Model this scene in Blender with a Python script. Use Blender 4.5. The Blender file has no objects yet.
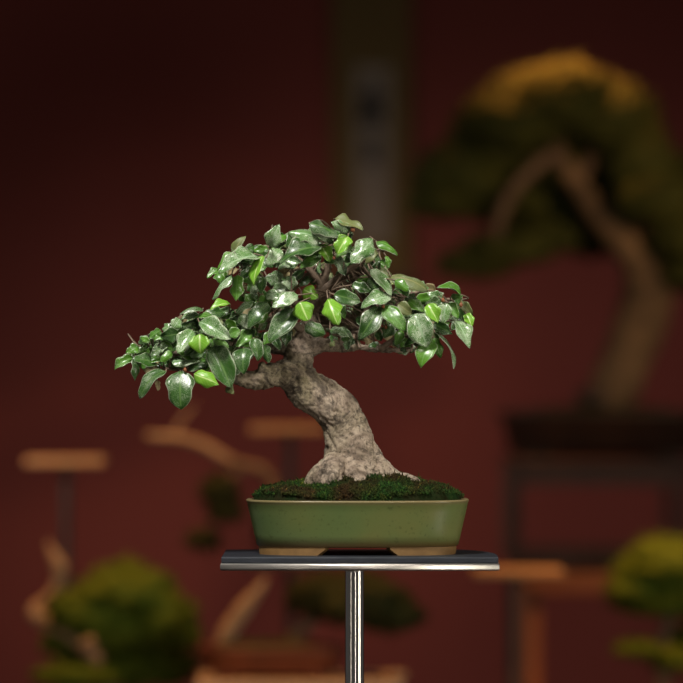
import bpy, bmesh, math, random
from mathutils import Vector, Matrix, noise
random.seed(11)
SC = bpy.context.scene
COL = SC.collection

# ------------------------------------------------------------------ scale
D = 4.2          # camera to the bonsai (m)
MM = 0.0008      # metres per photo pixel at the bonsai
CZ = 1.30        # lens height above the floor

def sc_at(Y): return MM * (D + Y) / D
def P(px, py, Y=0.0):
    s = sc_at(Y)
    return Vector(((px - 341.5) * s, Y, CZ + (341.5 - py) * s))

# ------------------------------------------------------------------ helpers
def tag(o, label=None, cat=None, group=None, kind=None):
    if label: o['label'] = label
    if cat: o['category'] = cat
    if group: o['group'] = group
    if kind: o['kind'] = kind
    return o

def empty(name, loc, label, cat, group=None):
    o = bpy.data.objects.new(name, None)
    o.empty_display_size = 0.03
    COL.objects.link(o)
    o.location = loc
    return tag(o, label, cat, group)

def root_loc(o):
    while o.parent: o = o.parent
    return Vector(o.location) if o.type == 'EMPTY' else Vector((0, 0, 0))

def obj(name, bm, mats, parent=None, smooth=True, origin=None):
    """link a bmesh built in world coordinates as one object"""
    if parent: off = root_loc(parent)
    else: off = Vector(origin) if origin is not None else Vector((0, 0, 0))
    bmesh.ops.translate(bm, verts=bm.verts, vec=-off)
    me = bpy.data.meshes.new(name)
    bm.to_mesh(me); bm.free()
    for m in (mats if isinstance(mats, (list, tuple)) else [mats]): me.materials.append(m)
    for p in me.polygons: p.use_smooth = smooth
    o = bpy.data.objects.new(name, me)
    COL.objects.link(o)
    if parent: o.parent = parent
    elif origin is not None: o.location = off
    return o

def catmull(pts, n):
    """pts: list of (Vector, radius) -> smooth samples"""
    out = []
    m = len(pts)
    for i in range(m - 1):
        p0 = pts[max(i - 1, 0)]; p1 = pts[i]; p2 = pts[i + 1]; p3 = pts[min(i + 2, m - 1)]
        for k in range(n):
            t = k / n
            def cr(a, b, c, d):
                return 0.5 * ((2 * b) + (-a + c) * t + (2 * a - 5 * b + 4 * c - d) * t * t + (-a + 3 * b - 3 * c + d) * t ** 3)
            out.append((cr(p0[0], p1[0], p2[0], p3[0]), max(1e-5, cr(p0[1], p1[1], p2[1], p3[1]))))
    out.append(pts[-1])
    return out

def tube(bm, pts, seg=10, mat=0, cap=True):
    pts = [(Vector(p), r) for p, r in pts]
    if len(pts) == 2:      # keep the ends crisp under smooth shading
        (a, ra), (b, rb) = pts
        pts = [(a, ra * .9), (a.lerp(b, .002), ra), (a.lerp(b, .004), ra), (a.lerp(b, .996), rb), (a.lerp(b, .998), rb), (b, rb * .9)]
    rings = []
    prev_x = None
    for i, (p, r) in enumerate(pts):
        if i == 0: t = pts[1][0] - p
        elif i == len(pts) - 1: t = p - pts[i - 1][0]
        else: t = pts[i + 1][0] - pts[i - 1][0]
        if t.length < 1e-9: t = Vector((0, 0, 1))
        t.normalize()
        if prev_x is None:
            x = t.orthogonal().normalized()
        else:
            x = (prev_x - t * prev_x.dot(t))
            x = x.normalized() if x.length > 1e-6 else t.orthogonal().normalized()
        prev_x = x
        y = t.cross(x)
        rings.append([bm.verts.new(p + (x * math.cos(a) + y * math.sin(a)) * r)
                      for a in [2 * math.pi * k / seg for k in range(seg)]])
    for a, b in zip(rings[:-1], rings[1:]):
        for k in range(seg):
            f = bm.faces.new((a[k], a[(k + 1) % seg], b[(k + 1) % seg], b[k])); f.material_index = mat
    if cap:
        f = bm.faces.new(list(reversed(rings[0]))); f.material_index = mat
        f = bm.faces.new(rings[-1]); f.material_index = mat

def box(bm, lo, hi, bev=0.0, mat=0, segs=2):
    lo = Vector(lo); hi = Vector(hi)
    r = bmesh.ops.create_cube(bm, size=1.0, matrix=Matrix.Translation((lo + hi) / 2) @ Matrix.Diagonal((*(hi - lo), 1)))
    vs = set(r['verts'])
    if bev > 0:
        es = [e for e in bm.edges if e.verts[0] in vs and e.verts[1] in vs]
        bmesh.ops.bevel(bm, geom=es, offset=bev, segments=segs, profile=0.5, affect='EDGES')
    if mat:
        for f in bm.faces: f.material_index = mat

def superring(cx, cy, a, b, n, N):
    out = []
    for k in range(N):
        t = 2 * math.pi * k / N
        c, s = math.cos(t), math.sin(t)
        out.append(Vector((cx + a * math.copysign(abs(c) ** (2 / n), c), cy + b * math.copysign(abs(s) ** (2 / n), s), 0)))
    return out

def loft(bm, rings, mat=0, capb=True, capt=True):
    vr = [[bm.verts.new(p) for p in r] for r in rings]
    N = len(vr[0])
    fs = []
    for a, b in zip(vr[:-1], vr[1:]):
        for k in range(N):
            fs.append(bm.faces.new((a[k], a[(k + 1) % N], b[(k + 1) % N], b[k])))
    if capb: fs.append(bm.faces.new(list(reversed(vr[0]))))
    if capt: fs.append(bm.faces.new(vr[-1]))
    for f in fs: f.material_index = mat
    return vr

def super_loft(bm, cx, cy, prof, n=2.6, N=96, mat=0, capb=True, capt=True):
    """prof: (a, b, z) list"""
    rs = []
    for a, b, z in prof:
        rs.append([v + Vector((0, 0, z)) for v in superring(cx, cy, a, b, n, N)])
    return loft(bm, rs, mat, capb, capt)

# ------------------------------------------------------------------ materials
def mat(name):
    m = bpy.data.materials.new(name); m.use_nodes = True
    nt = m.node_tree
    return m, nt, nt.nodes['Principled BSDF']

def N(nt, typ, **kw):
    n = nt.nodes.new(typ)
    for k, v in kw.items():
        if k in n.inputs: n.inputs[k].default_value = v
        else: setattr(n, k, v)
    return n

def ramp(nt, fac, stops):
    r = nt.nodes.new('ShaderNodeValToRGB')
    els = r.color_ramp.elements
    while len(els) < len(stops): els.new(0.5)
    for e, (p, c) in zip(els, stops):
        e.position = p; e.color = (*c, 1)
    nt.links.new(fac, r.inputs['Fac'])
    return r.outputs['Color']

def mix(nt, fac, a, b, blend='MIX'):
    m = nt.nodes.new('ShaderNodeMix'); m.data_type = 'RGBA'; m.blend_type = blend
    for i, v in ((0, fac), (6, a), (7, b)):
        if hasattr(v, 'is_linked'): nt.links.new(v, m.inputs[i])
        elif i == 0: m.inputs[0].default_value = v
        else: m.inputs[i].default_value = (*v, 1)
    return m.outputs[2]

def objcoord(nt, sc=(1, 1, 1)):
    t = nt.nodes.new('ShaderNodeTexCoord'); mp = nt.nodes.new('ShaderNodeMapping')
    mp.inputs['Scale'].default_value = sc
    nt.links.new(t.outputs['Object'], mp.inputs['Vector'])
    return mp.outputs['Vector']

def noise_tex(nt, vec, scale, detail=4, rough=0.6, dist=0.0):
    n = nt.nodes.new('ShaderNodeTexNoise')
    n.inputs['Scale'].default_value = scale; n.inputs['Detail'].default_value = detail
    n.inputs['Roughness'].default_value = rough; n.inputs['Distortion'].default_value = dist
    nt.links.new(vec, n.inputs['Vector'])
    return n.outputs['Fac']

def bump(nt, b, h, strength, dist):
    n = nt.nodes.new('ShaderNodeBump')
    n.inputs['Strength'].default_value = strength; n.inputs['Distance'].default_value = dist
    nt.links.new(h, n.inputs['Height']); nt.links.new(n.outputs['Normal'], b.inputs['Normal'])

def simple(name, c1, c2, scale, rough=0.6, metal=0.0, bmp=0.0, stretch=(1, 1, 1), spec=0.5):
    m, nt, b = mat(name)
    v = objcoord(nt, stretch)
    f = noise_tex(nt, v, scale, 5, 0.6)
    nt.links.new(ramp(nt, f, [(0.3, c1), (0.7, c2)]), b.inputs['Base Color'])
    b.inputs['Roughness'].default_value = rough; b.inputs['Metallic'].default_value = metal
    b.inputs['Specular IOR Level'].default_value = spec
    if bmp: bump(nt, b, f, bmp, 0.002)
    return m

def leaf_mat(name, dark, light, vein, speck=0.0, rough=0.3, edge=(0.46, 0.50, 0.36), edgew=0.11, speckcol=(0.50, 0.58, 0.42)):
    m, nt, b = mat(name)
    v = objcoord(nt)
    geo = nt.nodes.new('ShaderNodeNewGeometry')
    uv = nt.nodes.new('ShaderNodeUVMap')
    sep = nt.nodes.new('ShaderNodeSeparateXYZ'); nt.links.new(uv.outputs['UV'], sep.inputs[0])
    base = mix(nt, geo.outputs['Random Per Island'], dark, light)
    n1 = noise_tex(nt, v, 160, 3)
    base = mix(nt, ramp(nt, n1, [(0.35, (0, 0, 0)), (0.75, (1, 1, 1))]), base, light)
    # silvery scales, with some leaf glare painted into the same flecks
    n2 = noise_tex(nt, v, 1500, 3, 0.75)
    n3 = noise_tex(nt, v, 90, 2, 0.5)
    th = nt.nodes.new('ShaderNodeMath'); th.operation = 'MULTIPLY_ADD'
    nt.links.new(n3, th.inputs[0]); th.inputs[1].default_value = 0.55; nt.links.new(n2, th.inputs[2])
    sp = ramp(nt, th.outputs[0], [(0.86 - 0.22 * speck, (0, 0, 0)), (0.98 - 0.2 * speck, (1, 1, 1))])
    if speck > 0:
        spm = nt.nodes.new('ShaderNodeMix'); spm.data_type = 'RGBA'; spm.inputs[0].default_value = 0.85 if speck > 0.4 else 0.5; nt.links.new(sp, spm.inputs[7]); spm.inputs[6].default_value = (0, 0, 0, 1)
        base = mix(nt, spm.outputs[2], base, speckcol)
    # |v| across the blade (uv.x: 0..1, midrib at .5)
    a = nt.nodes.new('ShaderNodeMath'); a.operation = 'SUBTRACT'; nt.links.new(sep.outputs['X'], a.inputs[0]); a.inputs[1].default_value = 0.5
    ab = nt.nodes.new('ShaderNodeMath'); ab.operation = 'ABSOLUTE'; nt.links.new(a.outputs[0], ab.inputs[0])
    rib = ramp(nt, ab.outputs[0], [(0.012, (1, 1, 1)), (0.06, (0, 0, 0))])
    base = mix(nt, rib, base, vein)
    # side veins
    w = nt.nodes.new('ShaderNodeMath'); w.operation = 'MULTIPLY_ADD'; nt.links.new(ab.outputs[0], w.inputs[0]); w.inputs[1].default_value = -0.7; nt.links.new(sep.outputs['Y'], w.inputs[2])
    wm = nt.nodes.new('ShaderNodeMath'); wm.operation = 'MULTIPLY'; nt.links.new(w.outputs[0], wm.inputs[0]); wm.inputs[1].default_value = 44.0
    ws = nt.nodes.new('ShaderNodeMath'); ws.operation = 'SINE'; nt.links.new(wm.outputs[0], ws.inputs[0])
    sv = ramp(nt, ws.outputs[0], [(0.9, (0, 0, 0)), (1.0, (0.35, 0.35, 0.35))])
    base = mix(nt, sv, base, vein)
    ed = ramp(nt, ab.outputs[0], [(0.5 - edgew * 0.5, (0, 0, 0)), (0.5 - edgew * 0.12, (0.6, 0.6, 0.6))])
    base = mix(nt, ed, base, edge)
    nt.links.new(base, b.inputs['Base Color'])
    b.inputs['Roughness'].default_value = rough
    b.inputs['Specular IOR Level'].default_value = 0.55
    bump(nt, b, n1, 0.35, 0.0012)
    return m

M = {}
M['leaf_dark'] = leaf_mat('leaf_dark', (0.014, 0.048, 0.007), (0.032, 0.100, 0.013), (0.10, 0.19, 0.05), 0.25)
M['leaf_mid'] = leaf_mat('leaf_mid', (0.042, 0.128, 0.011), (0.088, 0.235, 0.018), (0.14, 0.31, 0.07), 0.1)
M['leaf_silver'] = leaf_mat('leaf_silver', (0.052, 0.135, 0.028), (0.125, 0.255, 0.070), (0.32, 0.46, 0.27), 0.5, 0.22)  # silver scales plus whitish glare painted into the colour
M['leaf_lime'] = leaf_mat('leaf_lime', (0.110, 0.290, 0.020), (0.190, 0.420, 0.030), (0.50, 0.66, 0.24), 0.0, 0.32, edge=(0.36, 0.46, 0.12), edgew=0.06)
M['leaf_olive'] = leaf_mat('leaf_olive', (0.090, 0.120, 0.034), (0.140, 0.165, 0.05), (0.22, 0.22, 0.09), 0.1, 0.5, edge=(0.2, 0.19, 0.08), edgew=0.08)
M['leaf_tan'] = leaf_mat('leaf_tan', (0.19, 0.14, 0.055), (0.32, 0.26, 0.12), (0.36, 0.3, 0.15), 0.0, 0.6, edge=(0.4, 0.34, 0.2))
M['leaf_under'] = leaf_mat('leaf_under', (0.075, 0.10, 0.045), (0.13, 0.15, 0.075), (0.2, 0.2, 0.1), 0.4, 0.5)
LEAFMATS = [M[k] for k in ('leaf_dark', 'leaf_mid', 'leaf_silver', 'leaf_lime', 'leaf_olive', 'leaf_tan', 'leaf_under')]
KI = {'d': 0, 'm': 1, 's': 2, 'l': 3, 'o': 4, 't': 5}
M['twig'] = simple('twig_bark', (0.095, 0.064, 0.042), (0.26, 0.185, 0.125), 260, 0.7, bmp=0.4)
M['twig_red'] = simple('twig_red', (0.16, 0.05, 0.02), (0.30, 0.11, 0.04), 260, 0.6)
M['bud'] = simple('bud_orange', (0.42, 0.09, 0.02), (0.62, 0.19, 0.04), 200, 0.4)

def bark_mat():
    m, nt, b = mat('grey_bark')
    v = objcoord(nt)
    n1 = noise_tex(nt, v, 34, 8, 0.72, 0.9)
    n2 = noise_tex(nt, v, 260, 5, 0.8)
    n3 = noise_tex(nt, v, 22, 4, 0.6)
    c = ramp(nt, n1, [(0.30, (0.060, 0.045, 0.032)), (0.41, (0.20, 0.15, 0.11)), (0.53, (0.38, 0.30, 0.225)), (0.72, (0.52, 0.43, 0.33))])
    c = mix(nt, ramp(nt, n3, [(0.50, (0, 0, 0)), (0.68, (0.6, 0.6, 0.6))]), c, (0.20, 0.18, 0.085))
    n4 = noise_tex(nt, v, 30, 5, 0.7, 1.5)
    c = mix(nt, ramp(nt, n4, [(0.51, (0, 0, 0)), (0.60, (0.85, 0.85, 0.85))]), c, (0.070, 0.054, 0.040))
    c = mix(nt, ramp(nt, n2, [(0.36, (0.85, 0.85, 0.85)), (0.50, (0, 0, 0))]), c, (0.045, 0.035, 0.026))
    vo = nt.nodes.new('ShaderNodeTexVoronoi'); vo.inputs['Scale'].default_value = 120; nt.links.new(v, vo.inputs['Vector'])
    nt.links.new(c, b.inputs['Base Color'])
    b.inputs['Roughness'].default_value = 0.8
    b.inputs['Specular IOR Level'].default_value = 0.25
    h = nt.nodes.new('ShaderNodeMath'); h.operation = 'ADD'; nt.links.new(n1, h.inputs[0]); nt.links.new(n2, h.inputs[1])
    bump(nt, b, h.outputs[0], 0.8, 0.0022)
    return m
M['bark'] = bark_mat()

def glaze_mat():
    m, nt, b = mat('green_glaze')
    v = objcoord(nt)
    n1 = noise_tex(nt, v, 14, 3, 0.5)
    n2 = noise_tex(nt, v, 300, 3, 0.6)
    c = ramp(nt, n1, [(0.3, (0.098, 0.155, 0.055)), (0.55, (0.130, 0.165, 0.054)), (0.75, (0.172, 0.164, 0.050))])
    c = mix(nt, ramp(nt, n2, [(0.30, (0.5, 0.5, 0.5)), (0.42, (0, 0, 0))]), c, (0.055, 0.06, 0.018))
    # the glaze breaks brown where it runs thin, at the lip and above the feet
    sep = nt.nodes.new('ShaderNodeSeparateXYZ'); nt.links.new(v, sep.inputs[0])
    lip = ramp(nt, sep.outputs['Z'], [(0.0405, (0, 0, 0)), (0.0422, (0.85, 0.85, 0.85))])
    c = mix(nt, lip, c, (0.21, 0.155, 0.075))
    low = ramp(nt, sep.outputs['Z'], [(0.0065, (1, 1, 1)), (0.0125, (0, 0, 0))])
    c = mix(nt, low, c, (0.135, 0.07, 0.02))
    nt.links.new(c, b.inputs['Base Color'])
    b.inputs['Roughness'].default_value = 0.30
    b.inputs['Specular IOR Level'].default_value = 0.45
    bump(nt, b, n2, 0.08, 0.0006)
    return m
M['glaze'] = glaze_mat()
M['clay'] = simple('bare_clay', (0.17, 0.090, 0.026), (0.25, 0.14, 0.045), 90, 0.65, bmp=0.1)
def moss_mat():
    m, nt, b = mat('moss')
    v = objcoord(nt)
    geo = nt.nodes.new('ShaderNodeNewGeometry')
    n1 = noise_tex(nt, v, 45, 4, 0.6)
    c = ramp(nt, n1, [(0.34, (0.060, 0.036, 0.014)), (0.45, (0.045, 0.050, 0.012)), (0.58, (0.024, 0.075, 0.014)), (0.72, (0.115, 0.125, 0.022))])
    c2 = ramp(nt, geo.outputs['Random Per Island'], [(0.0, (0.25, 0.25, 0.25)), (0.7, (0.75, 0.75, 0.75)), (0.93, (0.9, 0.9, 0.9)), (1.0, (2.4, 2.0, 1.4))])
    c = mix(nt, 1.0, c, c2, 'MULTIPLY')
    nt.links.new(c, b.inputs['Base Color'])
    b.inputs['Roughness'].default_value = 0.8
    b.inputs['Specular IOR Level'].default_value = 0.08
    return m
M['moss'] = moss_mat()

def steel_mat(name, col, rough, stretch):
    m, nt, b = mat(name)
    v = objcoord(nt, stretch)
    n1 = noise_tex(nt, v, 60, 3, 0.6)
    nt.links.new(ramp(nt, n1, [(0.3, tuple(x * 0.85 for x in col)), (0.7, col)]), b.inputs['Base Color'])
    b.inputs['Metallic'].default_value = 1.0
    nt.links.new(ramp(nt, n1, [(0.3, (rough * 0.85,) * 3), (0.7, (rough * 1.2,) * 3)]), b.inputs['Roughness'])
    return m
M['steel'] = steel_mat('brushed_steel', (0.62, 0.60, 0.57), 0.13, (6, 6, 0.01))
M['steel'].node_tree.nodes['Principled BSDF'].inputs['Base Color'].default_value = (0.7, 0.68, 0.64, 1)
M['steel_edge'] = steel_mat('polished_steel', (0.88, 0.83, 0.77), 0.42, (0.5, 6, 6))
M['slate'] = simple('dark_steel_top', (0.014, 0.017, 0.024), (0.030, 0.035, 0.046), 240, 0.5, 0.3, 0.15, (0.2, 1, 1))
M['wall'] = None
def wall_mat():
    m, nt, b = mat('burgundy_cloth')
    v = objcoord(nt)
    n1 = noise_tex(nt, v, 1.5, 3, 0.5)
    c = ramp(nt, n1, [(0.3, (0.178, 0.043, 0.034)), (0.7, (0.208, 0.051, 0.041))])
    w = nt.nodes.new('ShaderNodeTexWave'); w.wave_type = 'BANDS'; w.bands_direction = 'Z'; w.inputs['Scale'].default_value = 130; nt.links.new(v, w.inputs['Vector'])
    c = mix(nt, 0.06, c, w.outputs['Color'], 'MULTIPLY')
    nt.links.new(c, b.inputs['Base Color'])
    b.inputs['Roughness'].default_value = 0.9
    b.inputs['Specular IOR Level'].default_value = 0.1
    return m
M['wall'] = wall_mat()
M['floor'] = simple('dark_floor', (0.04, 0.02, 0.015), (0.07, 0.035, 0.025), 12, 0.7)
M['cloth'] = simple('bench_cloth', (0.07, 0.014, 0.011), (0.10, 0.02, 0.015), 30, 0.9, spec=0.1)
M['scroll'] = simple('scroll_silk', (0.11, 0.074, 0.028), (0.15, 0.098, 0.038), 60, 0.85, spec=0.1)
M['paper'] = simple('scroll_paper', (0.20, 0.165, 0.13), (0.25, 0.205, 0.16), 20, 0.9, spec=0.1)
M['ink'] = simple('ink', (0.012, 0.012, 0.016), (0.02, 0.02, 0.025), 40, 0.8)
M['palewood'] = simple('pale_wood', (0.58, 0.42, 0.27), (0.72, 0.55, 0.37), 30, 0.5, stretch=(0.2, 1, 2))
M['oak'] = simple('light_wood', (0.36, 0.20, 0.09), (0.50, 0.29, 0.13), 30, 0.5, stretch=(0.2, 1, 2))
M['brownred'] = simple('brown_red_wood', (0.08, 0.032, 0.016), (0.12, 0.048, 0.022), 30, 0.5)
M['darkwood'] = simple('dark_wood', (0.05, 0.022, 0.012), (0.09, 0.04, 0.02), 30, 0.5, stretch=(0.3, 1, 1))
M['redwood'] = simple('red_wood', (0.16, 0.06, 0.025), (0.24, 0.09, 0.035), 30, 0.5, stretch=(0.2, 1, 2))
M['greymetal'] = simple('grey_metal', (0.05, 0.036, 0.029), (0.075, 0.056, 0.046), 30, 0.5, 0.4)
M['juniper'] = simple('juniper_green', (0.026, 0.032, 0.005), (0.078, 0.078, 0.013), 60, 0.8, spec=0.2)
M['pine'] = simple('bright_green', (0.065, 0.110, 0.009), (0.155, 0.20, 0.016), 60, 0.8, spec=0.2)
M['cascade'] = simple('dusky_green', (0.022, 0.026, 0.006), (0.05, 0.052, 0.012), 60, 0.8, spec=0.2)
M['old_bark'] = simple('old_bark', (0.10, 0.055, 0.03), (0.25, 0.16, 0.09), 40, 0.85, bmp=0.6)
M['dark_bark'] = simple('dark_bark', (0.050, 0.030, 0.014), (0.24, 0.145, 0.068), 22, 0.85, bmp=0.6)
M['jin'] = simple('bleached_deadwood', (0.34, 0.21, 0.11), (0.50, 0.33, 0.18), 60, 0.7, bmp=0.4)
M['brownpot'] = simple('brown_clay', (0.035, 0.017, 0.010), (0.06, 0.028, 0.015), 40, 0.5)
M['redpot'] = simple('red_clay', (0.12, 0.035, 0.018), (0.18, 0.05, 0.025), 40, 0.5)

# ------------------------------------------------------------------ setting
WALL_Y = 3.2
bm = bmesh.new(); box(bm, (-3.0, WALL_Y, 0.0), (3.0, WALL_Y + 0.1, 2.9)); tag(obj('wall_back', bm, M['wall'], smooth=False), kind='structure')
bm = bmesh.new(); box(bm, (-3.0, -5.0, -0.1), (3.0, WALL_Y, 0.0)); tag(obj('floor', bm, M['floor'], smooth=False), kind='structure')

# ------------------------------------------------------------------ hero display stand
Z_PLATE = CZ - (557 - 341.5) * MM * (D - 0.075) / D
pcx = (359.5 - 341.5) * MM
plate_a = 137.2 * MM
postx = (354.5 - 341.5) * MM
stand = empty('display_stand', (postx, 0, 0), 'tall steel stand with flat square top and single round post under the green pot', 'stand')
def plate_outline(x0, x1, y0, y1, cut):
    pts = [Vector((x0, y0, 0)), Vector((x1, y0, 0))]
    pts.append(Vector((x1, y0 + 0.03, 0)))
    for k in range(7):           # wide rounded rear corner on the right
        a = k / 6 * math.pi / 2
        pts.append(Vector((x1 - cut + cut * math.cos(a), y1 - (y1 - y0 - 0.04) + (y1 - y0 - 0.04) * math.sin(a), 0)))
    pts.append(Vector((x0 + 0.006, y1, 0)))
    pts.append(Vector((x0, y1 - 0.006, 0)))
    return pts
def slab(bm, outl, z0, z1, bev, segs=3):
    lo = [bm.verts.new(p + Vector((0, 0, z0))) for p in outl]
    hi = [bm.verts.new(p + Vector((0, 0, z1))) for p in outl]
    n = len(outl)
    for k in range(n): bm.faces.new((lo[k], lo[(k + 1) % n], hi[(k + 1) % n], hi[k]))
    bm.faces.new(list(reversed(lo))); bm.faces.new(hi)
    es = [e for e in bm.edges if (e.verts[0] in lo) == (e.verts[1] in lo)]
    bmesh.ops.bevel(bm, geom=es, offset=bev, segments=segs, profile=0.5, affect='EDGES')
OUT = plate_outline(pcx - plate_a, pcx + plate_a, -0.075, 0.078, 0.036)
bm = bmesh.new(); slab(bm, OUT, Z_PLATE - 0.0108, Z_PLATE - 0.0052, 0.0014, 4)
obj('steel_plate', bm, M['steel_edge'], stand, smooth=True)
OUT2 = [Vector((pcx + (p.x - pcx) * 0.992, p.y * 0.992, 0)) for p in OUT]
bm = bmesh.new(); slab(bm, OUT2, Z_PLATE - 0.0053, Z_PLATE, 0.0012)
o = obj('top_board', bm, M['slate'], stand, smooth=False); tag(o, 'dark blue grey upper face of the stand')
bm = bmesh.new(); tube(bm, [(Vector((postx, 0, 0.015)), 0.0076), (Vector((postx, 0, Z_PLATE - 0.0107)), 0.0076)], 64, cap=False)
obj('post', bm, M['steel'], stand)
bm = bmesh.new()
super_loft(bm, postx, 0, [(0.12, 0.12, 0.0), (0.125, 0.125, 0.003), (0.125, 0.125, 0.012), (0.118, 0.118, 0.016)], 2, 64)
obj('base', bm, M['steel'], stand)

# ------------------------------------------------------------------ hero bonsai
PX0 = (357.5 - 341.5) * MM
tree = empty('bonsai_tree', (PX0, 0, Z_PLATE), 'small leafy bonsai with leaning trunk in shallow green glazed pot on the steel stand', 'bonsai')
RIM_Z = CZ - (501 - 341.5) * MM * (D - 0.06) / D
A1, B1, A0, B0 = 111.2 * MM, 0.061, 100.5 * MM, 0.051
zf = Z_PLATE + 0.0062
def wmix(t): return (A0 + (A1 - A0) * t, B0 + (B1 - B0) * t, zf + (RIM_Z - zf) * t)
prof = [(A0 - 0.004, B0 - 0.004, zf - 0.0002), (A0 - 0.0012, B0 - 0.0012, zf), wmix(0.03), wmix(0.25), wmix(0.5), wmix(0.75), wmix(0.93)]
prof += [(A1 - 0.0002, B1 - 0.0002, RIM_Z - 0.0018), (A1 + 0.0002, B1 + 0.0002, RIM_Z - 0.0008), (A1 - 0.0008, B1 - 0.0008, RIM_Z),
         (A1 - 0.0040, B1 - 0.0040, RIM_Z), (A1 - 0.0050, B1 - 0.0050, RIM_Z - 0.0015), (A1 - 0.012, B1 - 0.012, zf + 0.006)]
bm = bmesh.new(); super_loft(bm, PX0, 0, prof, 2.9, 128)
pot = obj('pot', bm, M['glaze'], tree); tag(pot, 'shallow green glazed pot')
# four corner feet following the wall of the pot
ring_o = superring(0, 0, A0 - 0.0008, B0 - 0.0008, 2.9, 256); ring_i = superring(0, 0, A0 - 0.010, B0 - 0.010, 2.9, 256)
for sx in (-1, 1):
    for sy in (-1, 1):
        idx = [k for k in range(256) if ring_o[k].x * sx > 30 * MM and ring_o[k].y * sy > 0.014]
        # walk in angular order
        idx.sort(key=lambda k: math.atan2(ring_o[k].y * sy, ring_o[k].x * sx))
        bm = bmesh.new(); secs = []
        for q, k in enumerate(idx):
            a = ring_o[k]; b = ring_i[k]
            e = min(1.0, 0.25 + min(q, len(idx) - 1 - q) / 4)   # ends slope up
            zb = Z_PLATE + 0.0064 * (1 - e)
            secs.append([bm.verts.new(Vector((PX0 + p.x, p.y, z))) for p, z in ((a, zb), (a, zf + 0.001), (b, zf + 0.001), (b, zb))])
        for s1, s2 in zip(secs[:-1], secs[1:]):
            for j in range(4): bm.faces.new((s1[j], s1[(j + 1) % 4], s2[(j + 1) % 4], s2[j]))
        bm.faces.new(secs[0]); bm.faces.new(list(reversed(secs[-1])))
        bmesh.ops.recalc_face_normals(bm, faces=bm.faces)
        o = obj('foot', bm, M['clay'], pot, smooth=False); tag(o, 'unglazed tan foot')

# moss mound
MP = [(244, 502), (253, 497), (262, 489), (275, 485.5), (292, 482), (310, 480), (332, 477), (350, 474), (380, 472), (400, 474), (412, 478), (430, 483), (447, 487.5), (458, 493), (466, 499), (471, 503)]
def moss_top(px):
    for (x0, y0), (x1, y1) in zip(MP[:-1], MP[1:]):
        if x0 <= px <= x1:
            return y0 + (y1 - y0) * (px - x0) / (x1 - x0)
    return 503
def moss_z(x, y):
    px = x / MM + 341.5
    top = CZ + (341.5 - moss_top(px)) * MM
    base = RIM_Z - 0.0018
    q = max(0.0, 1 - (abs(y) / (B1 - 0.005)) ** 2.2)
    h = max(0, top - base) * q ** 0.42
    nz = noise.noise(Vector((x * 90, y * 90, 1.3))) * 0.0036 + noise.noise(Vector((x * 260, y * 260, 4.1))) * 0.0014
    return base + h * 0.95 + nz * min(1, 0.25 + q)
bm = bmesh.new()
NR, NA = 34, 128
rings = []
edge = superring(PX0, 0, A1 - 0.0046, B1 - 0.0046, 2.9, NA)
for r in range(NR + 1):
    t = r / NR
    row = []
    for e in edge:
        x = PX0 + (e.x - PX0) * (1 - t); y = e.y * (1 - t)
        row.append(Vector((x, y, moss_z(x, y) if r else RIM_Z - 0.004)))
    rings.append(row)
rings[-1] = [v + Vector((0.0002 * math.cos(k), 0.0002 * math.sin(k), 0)) for k, v in enumerate(rings[-1])]
loft(bm, rings, capb=False, capt=True)
rng = random.Random(5)
for i in range(10500):       # moss shoots
    x = rng.uniform(-1, 1); y = rng.uniform(-1, 0.7) 
    if i > 7000: y = -rng.uniform(0.84, 1.0)
    if abs(x) ** 2.9 + abs(y) ** 2.9 > 0.995: continue
    x = PX0 + x * (A1 - 0.0046); y = y * (B1 - 0.0046)
    z = moss_z(x, y) - 0.0004
    ln = rng.uniform(0.0014, 0.0036)
    if i % 60 == 0: ln *= 2.0
    d = Vector((rng.gauss(0, .55), rng.gauss(0, .55) - 0.25, 1)).normalized()
    s = d.orthogonal().normalized(); t = d.cross(s)
    w = rng.uniform(0.0003, 0.0007)
    b = Vector((x, y, z))
    vs = [bm.verts.new(b + s * w), bm.verts.new(b - s * w * .5 + t * w * .87), bm.verts.new(b - s * w * .5 - t * w * .87)]
    m2 = b + d * ln * 0.55
    ms = [bm.verts.new(m2 + s * w * .9), bm.verts.new(m2 - s * w * .45 + t * w * .8), bm.verts.new(m2 - s * w * .45 - t * w * .8)]
    tip = bm.verts.new(b + d * ln + Vector((rng.gauss(0, .3), rng.gauss(0, .3), -0.1)) * ln * .5)
    for k in range(3):
        bm.faces.new((vs[k], vs[(k + 1) % 3], ms[(k + 1) % 3], ms[k])); bm.faces.new((ms[k], ms[(k + 1) % 3], tip))
moss = obj('moss', bm, M['moss'], tree); tag(moss, 'dark green moss', kind='stuff')

# trunk: tubes fused by a voxel remesh, then bark relief
def pr(lst): return [(P(x, y, Y), r * MM) for x, y, r, Y in lst]
bm = bmesh.new()
trunk_pts = [(364, 500, 42, 0), (361, 488, 39, 0), (357, 474, 33.5, 0), (353, 457, 28, 0), (348, 437, 24.5, .0), (340.5, 417, 22.5, 0), (325.5, 401, 22, -.002), (306.5, 388, 20.5, -.002), (297, 374.5, 18.5, 0), (297, 364, 15.5, .002), (301, 352, 14.5, .004), (305, 341, 11.5, .006), (309, 325, 8, .008), (313, 310, 6, .01)]
tube(bm, catmull(pr(trunk_pts), 8), 40)
tube(bm, catmull(pr([(292, 376, 17, -.004), (280, 374, 14.5, -.006), (268, 377, 12, -.008), (254, 381, 9.5, -.010), (243, 379.5, 8.5, -.011), (236, 378, 6.5, -.012)]), 8), 24)  # cut-back left limb
tube(bm, catmull(pr([(266, 375, 6, -.012), (262, 369, 6.5, -.013), (259, 367, 4.5, -.013)]), 5), 16)      # knob
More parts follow.
